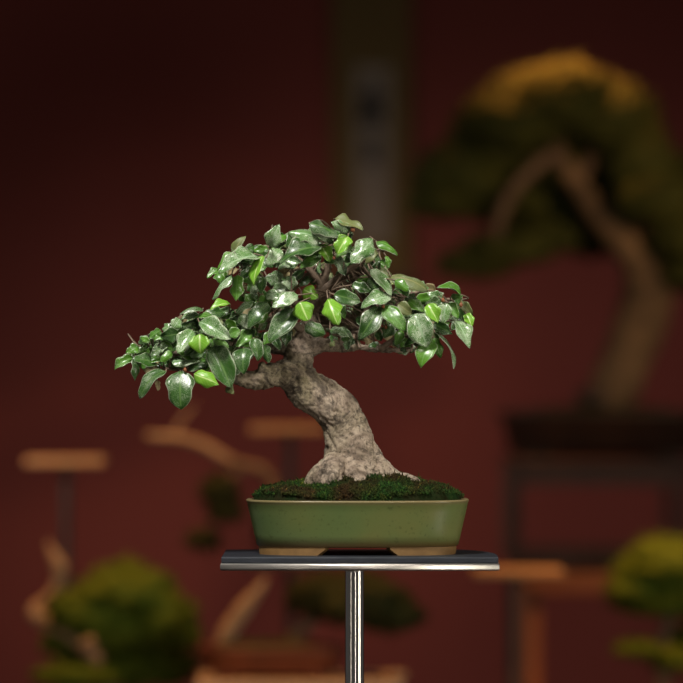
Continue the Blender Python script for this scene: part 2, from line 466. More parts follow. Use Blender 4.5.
tube(bm, catmull(pr([(243, 377, 5, -.014), (239, 372.5, 4.5, -.015)]), 5), 16)
tube(bm, catmull(pr([(302, 352, 12, .004), (318, 346, 8.5, .004), (338, 345.5, 6, .004), (362, 347.5, 4.6, .0), (390, 350, 3.8, -.004), (413, 349.5, 3, -.008)]), 8), 20)  # right limb
tube(bm, catmull(pr([(300, 352, 9, .006), (282, 348, 7.5, .012), (262, 344, 6, .016), (244, 346, 4.5, .016)]), 8), 16)
tube(bm, catmull(pr([(342, 468, 14, -.006), (327, 471, 13.5, -.014), (318, 478, 11.5, -.018), (312, 488, 9.5, -.018), (309, 500, 9, -.02)]), 6), 20)     # surface roots
tube(bm, catmull(pr([(336, 464, 15, -.014), (332, 476, 12.5, -.024), (330, 488, 10, -.03), (331, 500, 9, -.034)]), 6), 20)
tube(bm, catmull(pr([(352, 470, 15, -.012), (357, 480, 12.5, -.024), (360, 491, 10, -.034), (362, 500, 8, -.04)]), 6), 20)
tube(bm, catmull(pr([(368, 462, 15, -.004), (383, 471, 11, -.008), (396, 477, 8, -.010), (412, 482, 6.5, -.010), (428, 491, 5.5, -.010)]), 6), 20)
tube(bm, catmull(pr([(372, 466, 14, .012), (388, 478, 11, .028), (402, 494, 9, .036)]), 6), 20)
tmp_me = bpy.data.meshes.new('trunk_rough'); bmesh.ops.translate(bm, verts=bm.verts, vec=-Vector(tree.location)); bm.to_mesh(tmp_me); bm.free()
tmp = bpy.data.objects.new('trunk_rough', tmp_me); COL.objects.link(tmp)
md = tmp.modifiers.new('r', 'REMESH'); md.mode = 'VOXEL'; md.voxel_size = 0.00085
dg = bpy.context.evaluated_depsgraph_get(); dg.update()
me = bpy.data.meshes.new_from_object(tmp.evaluated_get(dg))
bpy.data.objects.remove(tmp); bpy.data.meshes.remove(tmp_me)
bm = bmesh.new(); bm.from_mesh(me); bpy.data.meshes.remove(me)
for _ in range(2): bmesh.ops.smooth_vert(bm, verts=bm.verts, factor=0.5, use_axis_x=True, use_axis_y=True, use_axis_z=True)
bm.normal_update()
for v in bm.verts:
    c = v.co
    q = Vector((c.x * 55, c.y * 55, c.z * 34))
    d = noise.fractal(q, 1.0, 2.0, 4) * 0.0020
    rdg = 1 - abs(noise.noise(Vector((c.x * 95 + c.z * 40, c.y * 95, c.z * 45)))) * 2
    d += max(0, rdg - 0.55) * -0.0030
    d += noise.noise(c * 420) * 0.0007
    v.co = c + v.normal * d
bmesh.ops.translate(bm, verts=bm.verts, vec=Vector(tree.location))
trunk = obj('trunk', bm, M['bark'], tree); tag(trunk, 'thick grey beige leaning trunk with gnarled surface roots')

# branches carrying foliage
BR = {
 'L': [[(262, 346, 6, .014), (240, 344, 4.5, .010), (212, 343, 3.6, .004), (188, 350, 3, -.004), (165, 356, 2.6, -.008), (143, 350, 2, -.010), (134, 343, 1.3, -.01)],
       [(246, 345, 4, .012), (228, 330, 2.8, .008), (208, 322, 2.2, .004), (186, 318, 1.6, .0)],
       [(212, 343, 3, .004), (200, 360, 2.2, -.008), (184, 369, 1.8, -.016), (164, 368, 1.4, -.018)],
       [(232, 344, 3, .010), (222, 360, 2, -.006), (214, 372, 1.5, -.014)]],
 'C': [[(309, 328, 8, .008), (316, 304, 6, .010), (323, 282, 4.5, .008), (329, 262, 3.2, .004), (335, 242, 2.2, .0), (338, 230, 1.4, .0)],
       [(312, 318, 6, .008), (292, 300, 4.2, .006), (270, 284, 3.2, .004), (252, 268, 2.2, .0), (238, 262, 1.4, -.004)],
       [(322, 285, 4, .008), (302, 262, 3, .004), (284, 250, 2, .0), (272, 244, 1.2, .0)],
       [(320, 292, 4.5, .008), (346, 272, 3.2, .006), (366, 258, 2.4, .002), (384, 247, 1.4, .0)],
       [(306, 332, 5, .006), (290, 322, 3, -.006), (276, 312, 2, -.016)],
       [(314, 310, 4, .004), (322, 300, 3, -.012), (330, 292, 2, -.02)],
       [(300, 345, 5, .012), (272, 328, 3.5, .02), (250, 318, 2, .02)]],
 'R': [[(340, 346, 6, .002), (362, 330, 4.5, .002), (388, 316, 3.4, .0), (416, 306, 2.6, -.004), (444, 300, 2, -.006), (462, 300, 1.3, -.006)],
       [(356, 334, 4, .004), (366, 312, 3, .004), (376, 292, 2.2, .002), (384, 278, 1.4, .0)],
       [(398, 312, 3, -.002), (410, 322, 2.2, -.012), (428, 326, 1.6, -.018)],
       [(380, 349, 3.5, -.006), (402, 336, 2.6, -.014), (424, 334, 1.8, -.018)],
       [(388, 316, 3, .0), (404, 298, 2.2, .004), (424, 290, 1.4, .004)]],
}
BRC = {k: [catmull(pr(l), 6) for l in v] for k, v in BR.items()}
bms = {k: bmesh.new() for k in BR}
for k, v in BRC.items():
    for c in v: tube(bms[k], [(p + Vector((noise.noise(p * 300), noise.noise(p * 300 + Vector((5, 5, 5))), noise.noise(p * 300 + Vector((9, 1, 5))))) * 0.0008, r) for p, r in c], 10)

def leaf(bm, uvl, base, tip, normal, W, mat_i, fold=0.25, arch=0.12, wav=0.06, ph=0.0, tk=0.00022, twist=0.0, NU=10, NV=6, blunt=0.0):
    a = tip - base; L = a.length; ad = a.normalized()
    n = normal - ad * normal.dot(ad); n = n.normalized() if n.length > 1e-6 else ad.orthogonal().normalized()
    b = ad.cross(n)
    top = []; bot = []
    for i in range(NU + 1):
        u = i / NU
        w = W * 0.5 * (max(0.0, math.sin(math.pi * min(1.0, (u * 0.985 + 0.015)) ** 0.80)) ** (0.95 - blunt)) 
        if i == NU: w = W * 0.012
        if i == 0: w = W * 0.04
        w *= 1 + wav * 1.6 * math.sin(u * 12 + ph * 2.1)
        ca, sa = math.cos(twist * u), math.sin(twist * u)
        bb = b * ca + n * sa; nn = n * ca - b * sa
        rt, rb = [], []
        for j in range(NV + 1):
            v = -1 + 2 * j / NV
            h = fold * w * abs(v) ** 1.4 + arch * L * (4 * u * (1 - u)) * (1 - 0.25 * abs(v)) - 0.0 \
                + wav * W * 0.8 * math.sin(u * 9.5 + ph + (0 if v < 0 else 1.7)) * abs(v) ** 2
            p = base + ad * (L * u) + bb * (w * v) + nn * h
            rt.append((p, v, u)); rb.append((p - nn * tk, v, u))
        top.append(rt); bot.append(rb)
    vt = [[bm.verts.new(q[0]) for q in r] for r in top]
    vb = [[bm.verts.new(q[0]) for q in r] for r in bot]
    def setuv(f, idx):
        for lp, (i, j) in zip(f.loops, idx): lp[uvl].uv = (j / NV, i / NU)
    for i in range(NU):
        for j in range(NV):
            ix = [(i, j), (i, j + 1), (i + 1, j + 1), (i + 1, j)]
            f = bm.faces.new([vt[p][q] for p, q in ix]); f.material_index = mat_i; setuv(f, ix); f.smooth = True
            ix = list(reversed(ix))
            f = bm.faces.new([vb[p][q] for p, q in ix]); f.material_index = 6 if mat_i not in (4, 5) else mat_i; setuv(f, ix); f.smooth = True
    ringv = [(0, j) for j in range(NV + 1)] + [(i, NV) for i in range(1, NU + 1)] + [(NU, j) for j in range(NV - 1, -1, -1)] + [(i, 0) for i in range(NU - 1, 0, -1)]
    for k in range(len(ringv)):
        p, q = ringv[k], ringv[(k + 1) % len(ringv)]
        f = bm.faces.new((vt[p[0]][p[1]], vb[p[0]][p[1]], vb[q[0]][q[1]], vt[q[0]][q[1]])); f.material_index = mat_i
        setuv(f, [p, p, q, q])

# base x, base y, tip x, tip y, apparent width, kind (as seen on the tree)
HL = [
 (133.7,358,114.4,370.3,10,'m'),(139,346.6,125.7,353,9,'m'),(133.7,359,134.6,381,5,'d'),(147.8,336,139,345,8,'d'),(161,330,148.5,338.5,9,'m'),
 (179.4,334,160,336,14,'d'),(180,319,171,330,10,'s'),(192.6,330,178,354,15,'s'),(203,309,180,315,7,'d'),(199,322,231,339,15,'s'),
 (199.6,334,201,354,18,'l'),(163,341,173,349,8,'m'),(171,361,200,360.5,9,'s'),(188,368.5,208,368,9,'d'),(180.3,371,181,409.5,25,'d'),
 (194,374,219,385,15,'l'),(213.7,346,231,388,23,'d'),(166,371,140,399,10,'d'),(152,361.5,150.4,382,12,'t'),(157,380,158,391,5,'t'),
 (230,304,210,310,7,'l'),(236,313,254,301,7,'s'),(267.6,303,248,329,15,'d'),(240,314,251,329,11,'s'),(296,309,269,342,20,'d'),
 (298,295,272,308,13,'s'),(300,302,308,321,19,'l'),(303,289,318,298,14,'l'),(305,325,325.5,334.5,13.5,'d'),(244,348,244,374,18,'d'),
 (251,331,235,347,11,'m'),(255,328,254.5,349,8,'d'),(288,331,286,347,10,'d'),(226,320,238,331,9,'m'),(213,338,229,348,9,'m'),
 (227,386,234,394,8,'o'),(233.4,256.6,246,236,10,'o'),(271,247,279.5,224,15,'s'),(281.7,250,266.5,265,13,'s'),(263,256,254,287,11.5,'l'),
 (263,277,261,294,9,'d'),(260.6,257,219,273,12,'s'),(245,255.5,217,270,9,'m'),(219,268.5,207,278,6,'m'),(231.6,275,212.5,299.5,8,'s'),
 (238,275,236,301,11,'m'),(254,246,241,253,8,'d'),(268,248,253,251,7,'m'),(320,240,288,233,12,'s'),(321,247,280,263,17,'d'),
 (291,276,290,291,13,'s'),(241,282,243,297,8,'t'),(260,291,259,305,8,'t'),(253,269,239,277,9,'d'),(334,219,363,229.5,9,'o'),
 (309,223,338,237,13,'d'),(350,230,331,222,10,'s'),(311,228,333,243,10,'s'),(316,242,289,235,12,'m'),(348,236,337,255,14,'l'),
 (321,245,330,262,12,'l'),(373,239,351,264,17,'s'),(376,241.5,397.5,255.5,8,'m'),(376,250,366,264,9,'o'),(386,256,389.5,268,5,'m'),
 (370,270,392,296,11,'s'),(368,278,356,281.5,8,'m'),(334,294.5,361,302,14,'d'),(328,299,338,325,17,'l'),(338,303,345,319,9,'m'),
 (391,297,361,308,14,'s'),(382,308,358,340,18,'d'),(383,307,406,331,15,'m'),(370,277,378,296,10,'d'),(378,270,392,277,7,'o'),
 (391,277,428,290.5,10,'o'),(395,280,409,291,10,'m'),(461,294.5,437,288,8,'m'),(442,299,427,293,9,'s'),(444,300,425,304,10,'s'),
 (428,304,438,323,14,'l'),(446,303,443,324,13,'s'),(449,303,459,318,10,'m'),(415,314,428,347,24,'s'),(431,341,421,368,18,'m'),
 (434,323.5,452.5,334,11,'d'),(454,320,469.5,349,12,'s'),(435,333,454,369,6,'s'),(434,338,441,358,10,'m'),(466,314,472,327,9,'l'),
 (462,302,473,316,9,'o'),(398,304,412,314,12,'o'),(451,297,463,296,6,'m'),(408,300,424,312,10,'m'),(344,262,362,258,8,'d'),
 (300,268,322,258,9,'m'),(352,285,372,292,9,'d'),(330,330,350,338,9,'d'),(275,330,262,345,10,'m'),(395,322,384,338,10,'d'),
 (402,330,396,346,9,'m'),(356,318,372,328,9,'d'),(284,258,303,262,9,'s'),(336,258,346,276,9,'d'),(226,328,210,336,9,'m'),
 (206,350,190,357,9,'d'),(160,348,150,356,8,'d'),(172,352,160,362,8,'m'),(150,342,140,337,6,'m'),(254,338,258,361,12,'d'),(264,344,269,363,9,'d'),(241,358,233,377,9,'d'),(272,336,280,350,9,'d'),(240,330,226,336,10,'m'),
]
rng = random.Random(21)
fol = {k: bmesh.new() for k in BR}
uvs = {k: b.loops.layers.uv.new('UVMap') for k, b in fol.items()}
young = []
def group_of(x, y):
    if x < 258 and y > 298: return 'L'
    if x > 392 or (x > 350 and y > 290): return 'R'
    return 'C'
def nearest(k, p):
    best = None
    for c in BRC[k]:
        for q, r in c:
            d = (q - p).length
            if best is None or d < best[0]: best = (d, q, r)
    return best
def twig(bm, k, base, thick=0.00055):
    d, q, r = nearest(k, base)
    mid = (q + base) / 2 + Vector((rng.gauss(0, .12) * d, rng.gauss(0, .12) * d, rng.uniform(-.05, .2) * d))
    tube(bm, catmull([(q, thick * 1.5), (mid, thick * 1.2), (base, thick)], 4), 5)
def put_leaf(bm, uvl, bx, by, tx, ty, w, kind, Y0, dz=None, rngx=rng):
    l2 = math.hypot(tx - bx, ty - by) * MM
    dyv = (rngx.uniform(-0.5, 0.05) if dz is None else dz) * l2
    base = P(bx, by, Y0); tip = P(tx, ty, Y0 + dyv)
    L = (tip - base).length
    Wt = max(w * MM, 0.46 * L) * 1.12
    tilt = math.acos(max(-1, min(1, w * MM * 1.12 / Wt)))
    tilt = min(tilt, 1.25) + rngx.uniform(-0.12, 0.12)
    ad = (tip - base).normalized()
    cam = Vector((0, -1, 0)); n = (cam - ad * cam.dot(ad)).normalized()
    n1 = Matrix.Rotation(tilt, 3, ad) @ n; n2 = Matrix.Rotation(-tilt, 3, ad) @ n
    nn = n1 if n1.z > n2.z else n2
    if kind == 'o' and tilt > 0.5: nn = nn
    small = l2 < 0.009
    leaf(bm, uvl, base, tip, nn, Wt, KI[kind], fold=rngx.choice((-0.35, 0.3, 0.5, 0.75)) * rngx.uniform(0.6, 1.1), arch=rngx.uniform(0.02, 0.20),
         wav=rngx.uniform(0.04, 0.14) * (0.5 if w > 17 else 1), ph=rngx.uniform(0, 6), twist=rngx.uniform(-0.5, 0.5), NU=8 if small else 11, NV=4 if small else 6,
         blunt=rngx.uniform(0.1, 0.38))
    return base
for i, (bx, by, tx, ty, w, kind) in enumerate(HL):
    k = group_of(bx, by)
    big = w * math.hypot(tx - bx, ty - by)
    Y0 = -0.018 - 0.014 * rng.random() - (0.008 if big > 250 else 0)
    if kind in 't': Y0 = -0.006
    if kind == 'l':
        b2 = bmesh.new(); u2 = b2.loops.layers.uv.new('UVMap')
        base = put_leaf(b2, u2, bx, by, tx, ty, w, kind, Y0 - 0.006)
        young.append((b2, k))
    else:
        base = put_leaf(fol[k], uvs[k], bx, by, tx, ty, w, kind, Y0)
    twig(bms[k], k, base)

# the fuller mass of leaves behind the foremost ones
POLY = [[(122,362),(138,342),(165,326),(182,314),(208,310),(240,308),(262,320),(262,352),(236,376),(214,372),(196,370),(176,370),(150,372)],
        [(215,272),(232,256),(252,246),(274,236),(300,230),(332,226),(352,232),(374,244),(390,262),(392,290),(384,330),(340,338),(296,346),(256,340),(246,310),(240,292),(226,290)],
        [(368,272),(395,280),(430,290),(458,294),(468,306),(466,326),(448,334),(436,346),(420,348),(410,352),(370,352),(330,348),(345,310)]]
def inside(pt, poly):
    x, y = pt; c = False
    for (x1, y1), (x2, y2) in zip(poly, poly[1:] + poly[:1]):
        if (y1 > y) != (y2 > y) and x < (x2 - x1) * (y - y1) / (y2 - y1) + x1: c = not c
    return c
cnt = 0
def in_any(pt): return any(inside(pt, p) for p in POLY)
while cnt < 400:
    pi_ = rng.choices([0, 1, 2], [0.28, 0.46, 0.26])[0]
    poly = POLY[pi_]
    xs = [p[0] for p in poly]; ys = [p[1] for p in poly]
    x = rng.uniform(min(xs), max(xs)); y = rng.uniform(min(ys), max(ys))
    if not inside((x, y), poly): continue
    hollow = 292 < x < 400 and 262 < y < 342
    if hollow and rng.random() < 0.25: continue
    ln = rng.uniform(13, 25)
    ang = math.radians(rng.gauss(90, 55)) + (0.6 if x < 270 else -0.4 if x > 380 else 0)
    tx = x + math.cos(ang) * ln; ty = y + math.sin(ang) * ln * 0.75
    if not in_any((tx, ty)): continue
    k = {0: 'L', 1: 'C', 2: 'R'}[pi_]
    Yd = {0: 0.045, 1: 0.075, 2: 0.05}[pi_]
    if hollow: Y0 = rng.uniform(0.018, Yd)
    else: Y0 = rng.uniform(-0.012, Yd) if rng.random() < 0.85 else rng.uniform(-0.022, -0.010)
    kind = rng.choices('dmsot', [4.4, 3.4, 1.6, 1.2, 0.7] if not hollow else [3, 1.2, .3, 2.2, 2.2])[0]
    base = put_leaf(fol[k], uvs[k], x, y, tx, ty, rng.uniform(6, 12), kind, Y0, dz=rng.uniform(-0.5, 0.7))
    if cnt % 2 == 0: twig(bms[k], k, base, 0.00045)
    cnt += 1
cnt = 0
while cnt < 120:
    pi_ = rng.choices([0, 1, 2], [0.30, 0.46, 0.24])[0]
    poly = POLY[pi_]
    xs = [p[0] for p in poly]; ys = [p[1] for p in poly]
    x = rng.uniform(min(xs), max(xs)); y = min(ys) + (max(ys) - min(ys)) * rng.random() ** 1.3
    if not inside((x, y), poly) or (292 < x < 400 and 262 < y < 342): continue
    ln = rng.uniform(15, 26)
    ang = math.radians(rng.gauss(95, 60)) + (0.7 if x < 270 else -0.5 if x > 340 else 0)
    tx = x + math.cos(ang) * ln; ty = y + math.sin(ang) * ln * 0.6
    if not in_any((tx, ty)): continue
    k = {0: 'L', 1: 'C', 2: 'R'}[pi_]
    base = put_leaf(fol[k], uvs[k], x, y, tx, ty, rng.uniform(6, 11), rng.choices('dmso', [3, 3.4, 2.6, 0.4])[0], rng.uniform(-0.024, -0.006), dz=rng.uniform(-0.7, 0.2))
    if cnt % 2 == 0: twig(bms[k], k, base, 0.00045)
    cnt += 1
for i in range(16):      # dry leaves and stubs along the right limb
    x = rng.uniform(322, 412); y = rng.uniform(334, 350)
    put_leaf(fol['R'], uvs['R'], x, y, x + rng.uniform(-9, 9), y + rng.uniform(3, 9) * (0.4 if y > 344 else 1), rng.uniform(4, 7), rng.choices('dot', [4, 1, .5])[0], rng.uniform(-0.02, 0.01))
    twig(bms['R'], 'R', P(x, y, rng.uniform(-0.014, 0.01)), rng.uniform(0.0006, 0.0012))
# bare interior twigs
for i in range(110):
    x = rng.uniform(285, 385); y = rng.uniform(262, 340)
    twig(bms['C'], 'C', P(x, y, rng.uniform(-0.012, 0.04)), rng.uniform(0.0005, 0.001))
branches = {}
for k in BR:
    br = obj('branch', bms[k], M['twig'], trunk if False else tree)
    branches[k] = br
    obj('foliage', fol[k], LEAFMATS, br)
tag(branches['L'], 'low branch reaching left'); tag(branches['C'], 'upright branch carrying the crown'); tag(branches['R'], 'long branch reaching right')
for b2, k in young:
    o = obj('young_leaf', b2, LEAFMATS, branches[k]); tag(o, 'bright lime green leaf')
for (x, y, r, k) in [(217.5,377.5,3.0,'L'),(383,306,2.2,'R'),(386,327,2.0,'R'),(443,300,2.0,'R'),(461,305,2.2,'R'),(362,259,1.8,'C'),(334,258,1.8,'C'),(353,229.5,2.4,'C'),(185,370,2,'L')]:
    bm = bmesh.new()
    bmesh.ops.create_icosphere(bm, subdivisions=2, radius=r * MM, matrix=Matrix.Translation(P(x, y, -0.034)) @ Matrix.Diagonal((0.9, 0.9, 1.15, 1)))
    tube(bm, [(P(x, y - r, -0.034), 0.0004), (P(x, y - r - 3, -0.026), 0.0004)], 5)
    o = obj('bud', bm, M['bud'] if r > 2.9 else M['twig_red'], branches[k])
    if r > 2.9: tag(o, 'small orange bud')

# ------------------------------------------------------------------ background helpers
def pad(bm, c, rx, ry, rz, seed=0, spikes=420, slen=0.010):
    r = bmesh.ops.create_icosphere(bm, subdivisions=4, radius=1.0)
    for v in r['verts']:
        q = v.co.copy()
        d = 1 + 0.20 * noise.noise(q * 2.3 + Vector((seed, 0, 0))) + 0.12 * noise.noise(q * 6 + Vector((0, seed, 0)))
        if q.z < -0.2: q.z = -0.2 + (q.z + 0.2) * 0.6
        v.co = c + Vector((q.x * rx * d, q.y * ry * d, q.z * rz * d))
    rg = random.Random(seed)
    vs = list(r['verts'])
    for i in range(spikes):
        v = rg.choice(vs).co
        d = ((v - c).normalized() + Vector((rg.gauss(0, .5), rg.gauss(0, .5), rg.gauss(0.25, .5)))).normalized()
        s = d.orthogonal().normalized() * slen * 0.16; t = d.cross(s)
        b3 = [bm.verts.new(v + s), bm.verts.new(v - s * .5 + t), bm.verts.new(v - s * .5 - t)]
        tp = bm.verts.new(v + d * slen * rg.uniform(.6, 1.3))
        for k in range(3): bm.faces.new((b3[k], b3[(k + 1) % 3], tp))

def pxpad(bm, px, py, rpx, rpy, Y, depth=None, seed=0, spikes=420):
    s = sc_at(Y)
    pad(bm, P(px, py, Y), rpx * s, depth if depth else rpx * s * 0.85, rpy * s, seed, spikes)

def ptube(bm, pts, Y, seg=12, rough=0.0):
    s = sc_at(Y)
    l = catmull([(P(x, y, Y + (q[0] if q else 0)), r * s) for x, y, r, *q in pts], 7)
    tube(bm, [(p, r * (1 + 0.12 * noise.noise(p * 60))) for p, r in l], seg)

def simple_pot(name, parent, cx, cy, a, b, z0, z1, m, n=3.0, feet=True):
    fh = 0.006
    bm = bmesh.new()
    super_loft(bm, cx, cy, [(a * .86, b * .86, z0 + fh), (a * .9, b * .9, z0 + fh + .002), (a * .97, b * .97, z1 - .008), (a * 1.02, b * 1.02, z1 - .006), (a * 1.02, b * 1.02, z1), (a * .93, b * .93, z1), (a * .9, b * .9, z1 - .008)], n, 64)
    p = obj(name, bm, m, parent)
    for sx in (-1, 1):
        for sy in (-1, 1):
            bm = bmesh.new(); box(bm, (cx + sx * a * .62 - a * .14, cy + sy * b * .6 - b * .16, z0), (cx + sx * a * .62 + a * .14, cy + sy * b * .6 + b * .16, z0 + fh + .002), .001)
            obj('foot', bm, m, p, smooth=False)
    bm = bmesh.new(); super_loft(bm, cx, cy, [(a * .92, b * .92, z1 - .010), (a * .9, b * .9, z1 - .003), (a * .6, b * .6, z1 + .004), (a * .2, b * .2, z1 + .006)], n, 48)
    obj('soil', bm, M['cascade'], parent)
    return p

# long cloth-covered bench carrying the left hand display
BZ = 0.85
bench = empty('display_bench', (0.02, 1.65, 0), 'long burgundy cloth covered bench along the back wall under the small display pieces', 'bench')
bm = bmesh.new(); box(bm, (-0.75, 1.38, BZ - 0.03), (0.80, 1.92, BZ), .003); obj('bench_top', bm, M['cloth'], bench, smooth=False)
bm = bmesh.new(); box(bm, (-0.745, 1.385, 0.02), (0.795, 1.915, BZ - 0.03), .002); obj('cloth_skirt', bm, M['cloth'], bench, smooth=False)
for sx in (-0.70, 0.74):
    for sy in (1.42, 1.88):
        bm = bmesh.new(); box(bm, (sx - .02, sy - .02, 0), (sx + .02, sy + .02, 0.03)); obj('leg', bm, M['darkwood'], bench, smooth=False)

def tstand(px0, px1, py, postpx, Y, label, z0=BZ, thick=7, wood='oak'):
    s = sc_at(Y)
    z1 = CZ + (341.5 - (py - thick / 2)) * s
    x0 = (px0 - 341.5) * s; x1 = (px1 - 341.5) * s; xp = (postpx - 341.5) * s
    r = empty('display_stand', (xp, Y, z0), label, 'stand', 'small empty T shaped stands behind the bonsai')
    hd = 0.05
    bm = bmesh.new(); box(bm, (x0, Y - hd, z1 - thick * s), (x1, Y + hd, z1), .0015); obj('shelf', bm, M[wood], r, smooth=False)
    bm = bmesh.new(); tube(bm, [(Vector((xp, Y, z0 + .006)), 4.6 * s), (Vector((xp, Y, z1 - thick * s)), 4.6 * s)], 20); obj('post', bm, M['greymetal'], r)
    bm = bmesh.new(); box(bm, (xp - .035, Y - .04, z0), (xp + .035, Y + .04, z0 + .007), .001); obj('base', bm, M['greymetal'], r, smooth=False)
tstand(27, 105, 461, 66, 1.84, 'empty T shaped stand with lit wooden top on thin grey post, far left')
tstand(250, 324, 429, 290, 1.86, 'empty T shaped stand with lit wooden top just behind the leaning trunk')
tstand(473, 562, 572, 511, 1.60, 'empty T shaped stand with lit wooden top right of the green pot, before the table')

# cascade bonsai behind the green pot, on its own stand
Y = 1.72; s = sc_at(Y)
cs = empty('pedestal_stand', (P(286, 0, Y).x, Y, BZ), 'dark pedestal stand with thin grey post behind the steel stand, under the cascading bonsai', 'stand')
zt = P(0, 560, Y).z
bm = bmesh.new(); box(bm, (P(246, 0, Y).x, Y - .055, zt - .008), (P(328, 0, Y).x, Y + .055, zt), .001); obj('shelf', bm, M['darkwood'], cs, smooth=False)
bm = bmesh.new(); tube(bm, [(Vector((P(290, 0, Y).x, Y, BZ + .006)), .0055), (Vector((P(290, 0, Y).x, Y, zt - .008)), .0055)], 20); obj('post', bm, M['greymetal'], cs)
bm = bmesh.new(); box(bm, (P(290, 0, Y).x - .035, Y - .04, BZ), (P(290, 0, Y).x + .035, Y + .04, BZ + .007), .001); obj('base', bm, M['greymetal'], cs, smooth=False)
cb = empty('bonsai_tree', (P(286, 0, Y).x, Y, zt), 'blurred cascading bonsai with bare lit branch reaching left from behind the green pot', 'bonsai', 'blurred bonsai of the background display')
simple_pot('pot', cb, P(288, 0, Y).x, Y, 34 * s, 28 * s, zt, zt + 40 * s, M['brownpot'])
bm = bmesh.new(); ptube(bm, [(286, 526, 7), (280, 505, 6.5), (272, 482, 6), (262, 470, 6), (246, 466, 5.5), (230, 462, 5.5)], Y); ct = obj('trunk', bm, M['old_bark'], cb)
bm = bmesh.new(); ptube(bm, [(240, 465, 4.5), (225, 458, 5), (205, 446, 5.2), (186, 439, 4.8), (168, 437, 4.4), (150, 436, 4), (146, 434, 2.5)], Y); ptube(bm, [(172, 437, 2.5), (182, 420, 2), (195, 404, 1)], Y)
tag(obj('deadwood', bm, M['jin'], cb), 'pale bare branch')
bm = bmesh.new(); ptube(bm, [(240, 466, 4), (228, 485, 3.5), (218, 508, 3), (212, 530, 2)], Y); b_ = obj('branch', bm, M['old_bark'], cb)
bm = bmesh.new(); pxpad(bm, 219, 492, 17, 15, Y, seed=3, spikes=200); pxpad(bm, 225, 512, 15, 12, Y, seed=4, spikes=200); pxpad(bm, 204, 541, 14, 9, Y, seed=5, spikes=200)
obj('foliage', bm, M['cascade'], b_)

# lit slab table at the bottom with a bonsai on it
Y = 1.53
ztab = CZ + (341.5 - 672) * sc_at(1.62)
tb = empty('slab_table', (P(298, 0, Y).x, Y, BZ), 'low light wooden slab table in the lower middle, lit orange', 'table')
xa, xb = P(198, 0, 1.53).x, P(402, 0, 1.53).x
bm = bmesh.new(); box(bm, (xa, 1.44, ztab - .014), (xb, 1.62, ztab), .002); obj('tabletop', bm, M['palewood'], tb, smooth=False)
for x in (xa + .015, xb - .015):
    for yy in (1.455, 1.605):
        bm = bmesh.new(); box(bm, (x - .008, yy - .008, BZ), (x + .008, yy + .008, ztab - .013)); obj('leg', bm, M['oak'], tb, smooth=False)
Y = 1.53; s = sc_at(Y)
zt = ztab
b4 = empty('bonsai_tree', (P(272, 0, Y).x, Y, zt), 'blurred dark bonsai with slanting pale deadwood in a long reddish pot behind the steel post', 'bonsai', 'blurred bonsai of the background display')
simple_pot('pot', b4, P(272, 0, Y).x, Y, 72 * s, 0.048, zt, P(0, 645, Y).z, M['redpot'])
bm = bmesh.new(); ptube(bm, [(292, 652, 8), (296, 636, 7), (310, 622, 6), (328, 610, 5.5), (340, 598, 4.5), (352, 585, 3)], Y); obj('trunk', bm, M['old_bark'], b4)
bm = bmesh.new(); ptube(bm, [(222, 646, 8), (229, 630, 9), (238, 616, 8.5), (250, 600, 7), (260, 588, 4.5), (266, 578, 2.5)], Y); tag(obj('deadwood', bm, M['jin'], b4), 'pale slanting deadwood')
bm = bmesh.new(); pxpad(bm, 352, 602, 54, 30, Y, seed=8); pxpad(bm, 388, 616, 32, 22, Y, seed=9, spikes=250); pxpad(bm, 322, 598, 32, 22, Y, seed=10, spikes=250)
obj('foliage', bm, M['cascade'], b4)
bm = bmesh.new()
super_loft(bm, P(394, 0, 1.47).x, 1.47, [(.009, .009, ztab), (.0135, .0135, ztab + .004), (.0145, .0145, ztab + .010), (.012, .012, ztab + .0095), (.006, .006, ztab + .004)], 2, 32)
tag(obj('water_bowl', bm, M['jin'], origin=(P(394, 0, 1.47).x, 1.47, ztab)), 'tiny pale bowl at the right end of the lit slab table', 'bowl')

# rounded green bonsai, lower left
Y = 1.62; s = sc_at(Y)
b5 = empty('bonsai_tree', (P(118, 0, Y).x, Y, BZ), 'blurred rounded green bonsai with pale bare branches in the lower left corner', 'bonsai', 'blurred bonsai of the background display')
simple_pot('pot', b5, P(118, 0, Y).x, Y, 0.07, 0.05, BZ, BZ + .045, M['brownpot'])
bm = bmesh.new(); ptube(bm, [(118, 716, 11), (112, 695, 9), (100, 672, 8), (94, 655, 8), (104, 630, 7), (120, 605, 5), (124, 585, 3)], Y); obj('trunk', bm, M['old_bark'], b5)
bm = bmesh.new(); ptube(bm, [(98, 660, 6, -.05), (84, 648, 6, -.07), (92, 640, 5, -.08)], Y); ptube(bm, [(94, 655, 5, -.02), (62, 632, 5), (40, 618, 9), (36, 610, 8), (42, 602, 5), (54, 590, 4), (60, 572, 7), (57, 562, 7), (50, 548, 3), (48, 540, 1.5)], Y)
tag(obj('deadwood', bm, M['jin'], b5), 'pale bare branch curling up on the left')
bm = bmesh.new()
for q, (x, y, rx, ry, dy) in enumerate([(124, 580, 30, 18, .01), (126, 594, 48, 26, 0), (88, 614, 40, 26, 0), (160, 618, 34, 30, 0), (124, 626, 60, 36, .03), (178, 636, 20, 18, 0), (80, 676, 44, 16, 0), (140, 668, 56, 26, .04), (74, 644, 28, 18, .03)]):
    pxpad(bm, x, y, rx, ry, Y + dy, seed=20 + q, spikes=350)
obj('foliage', bm, M['pine'], b5)

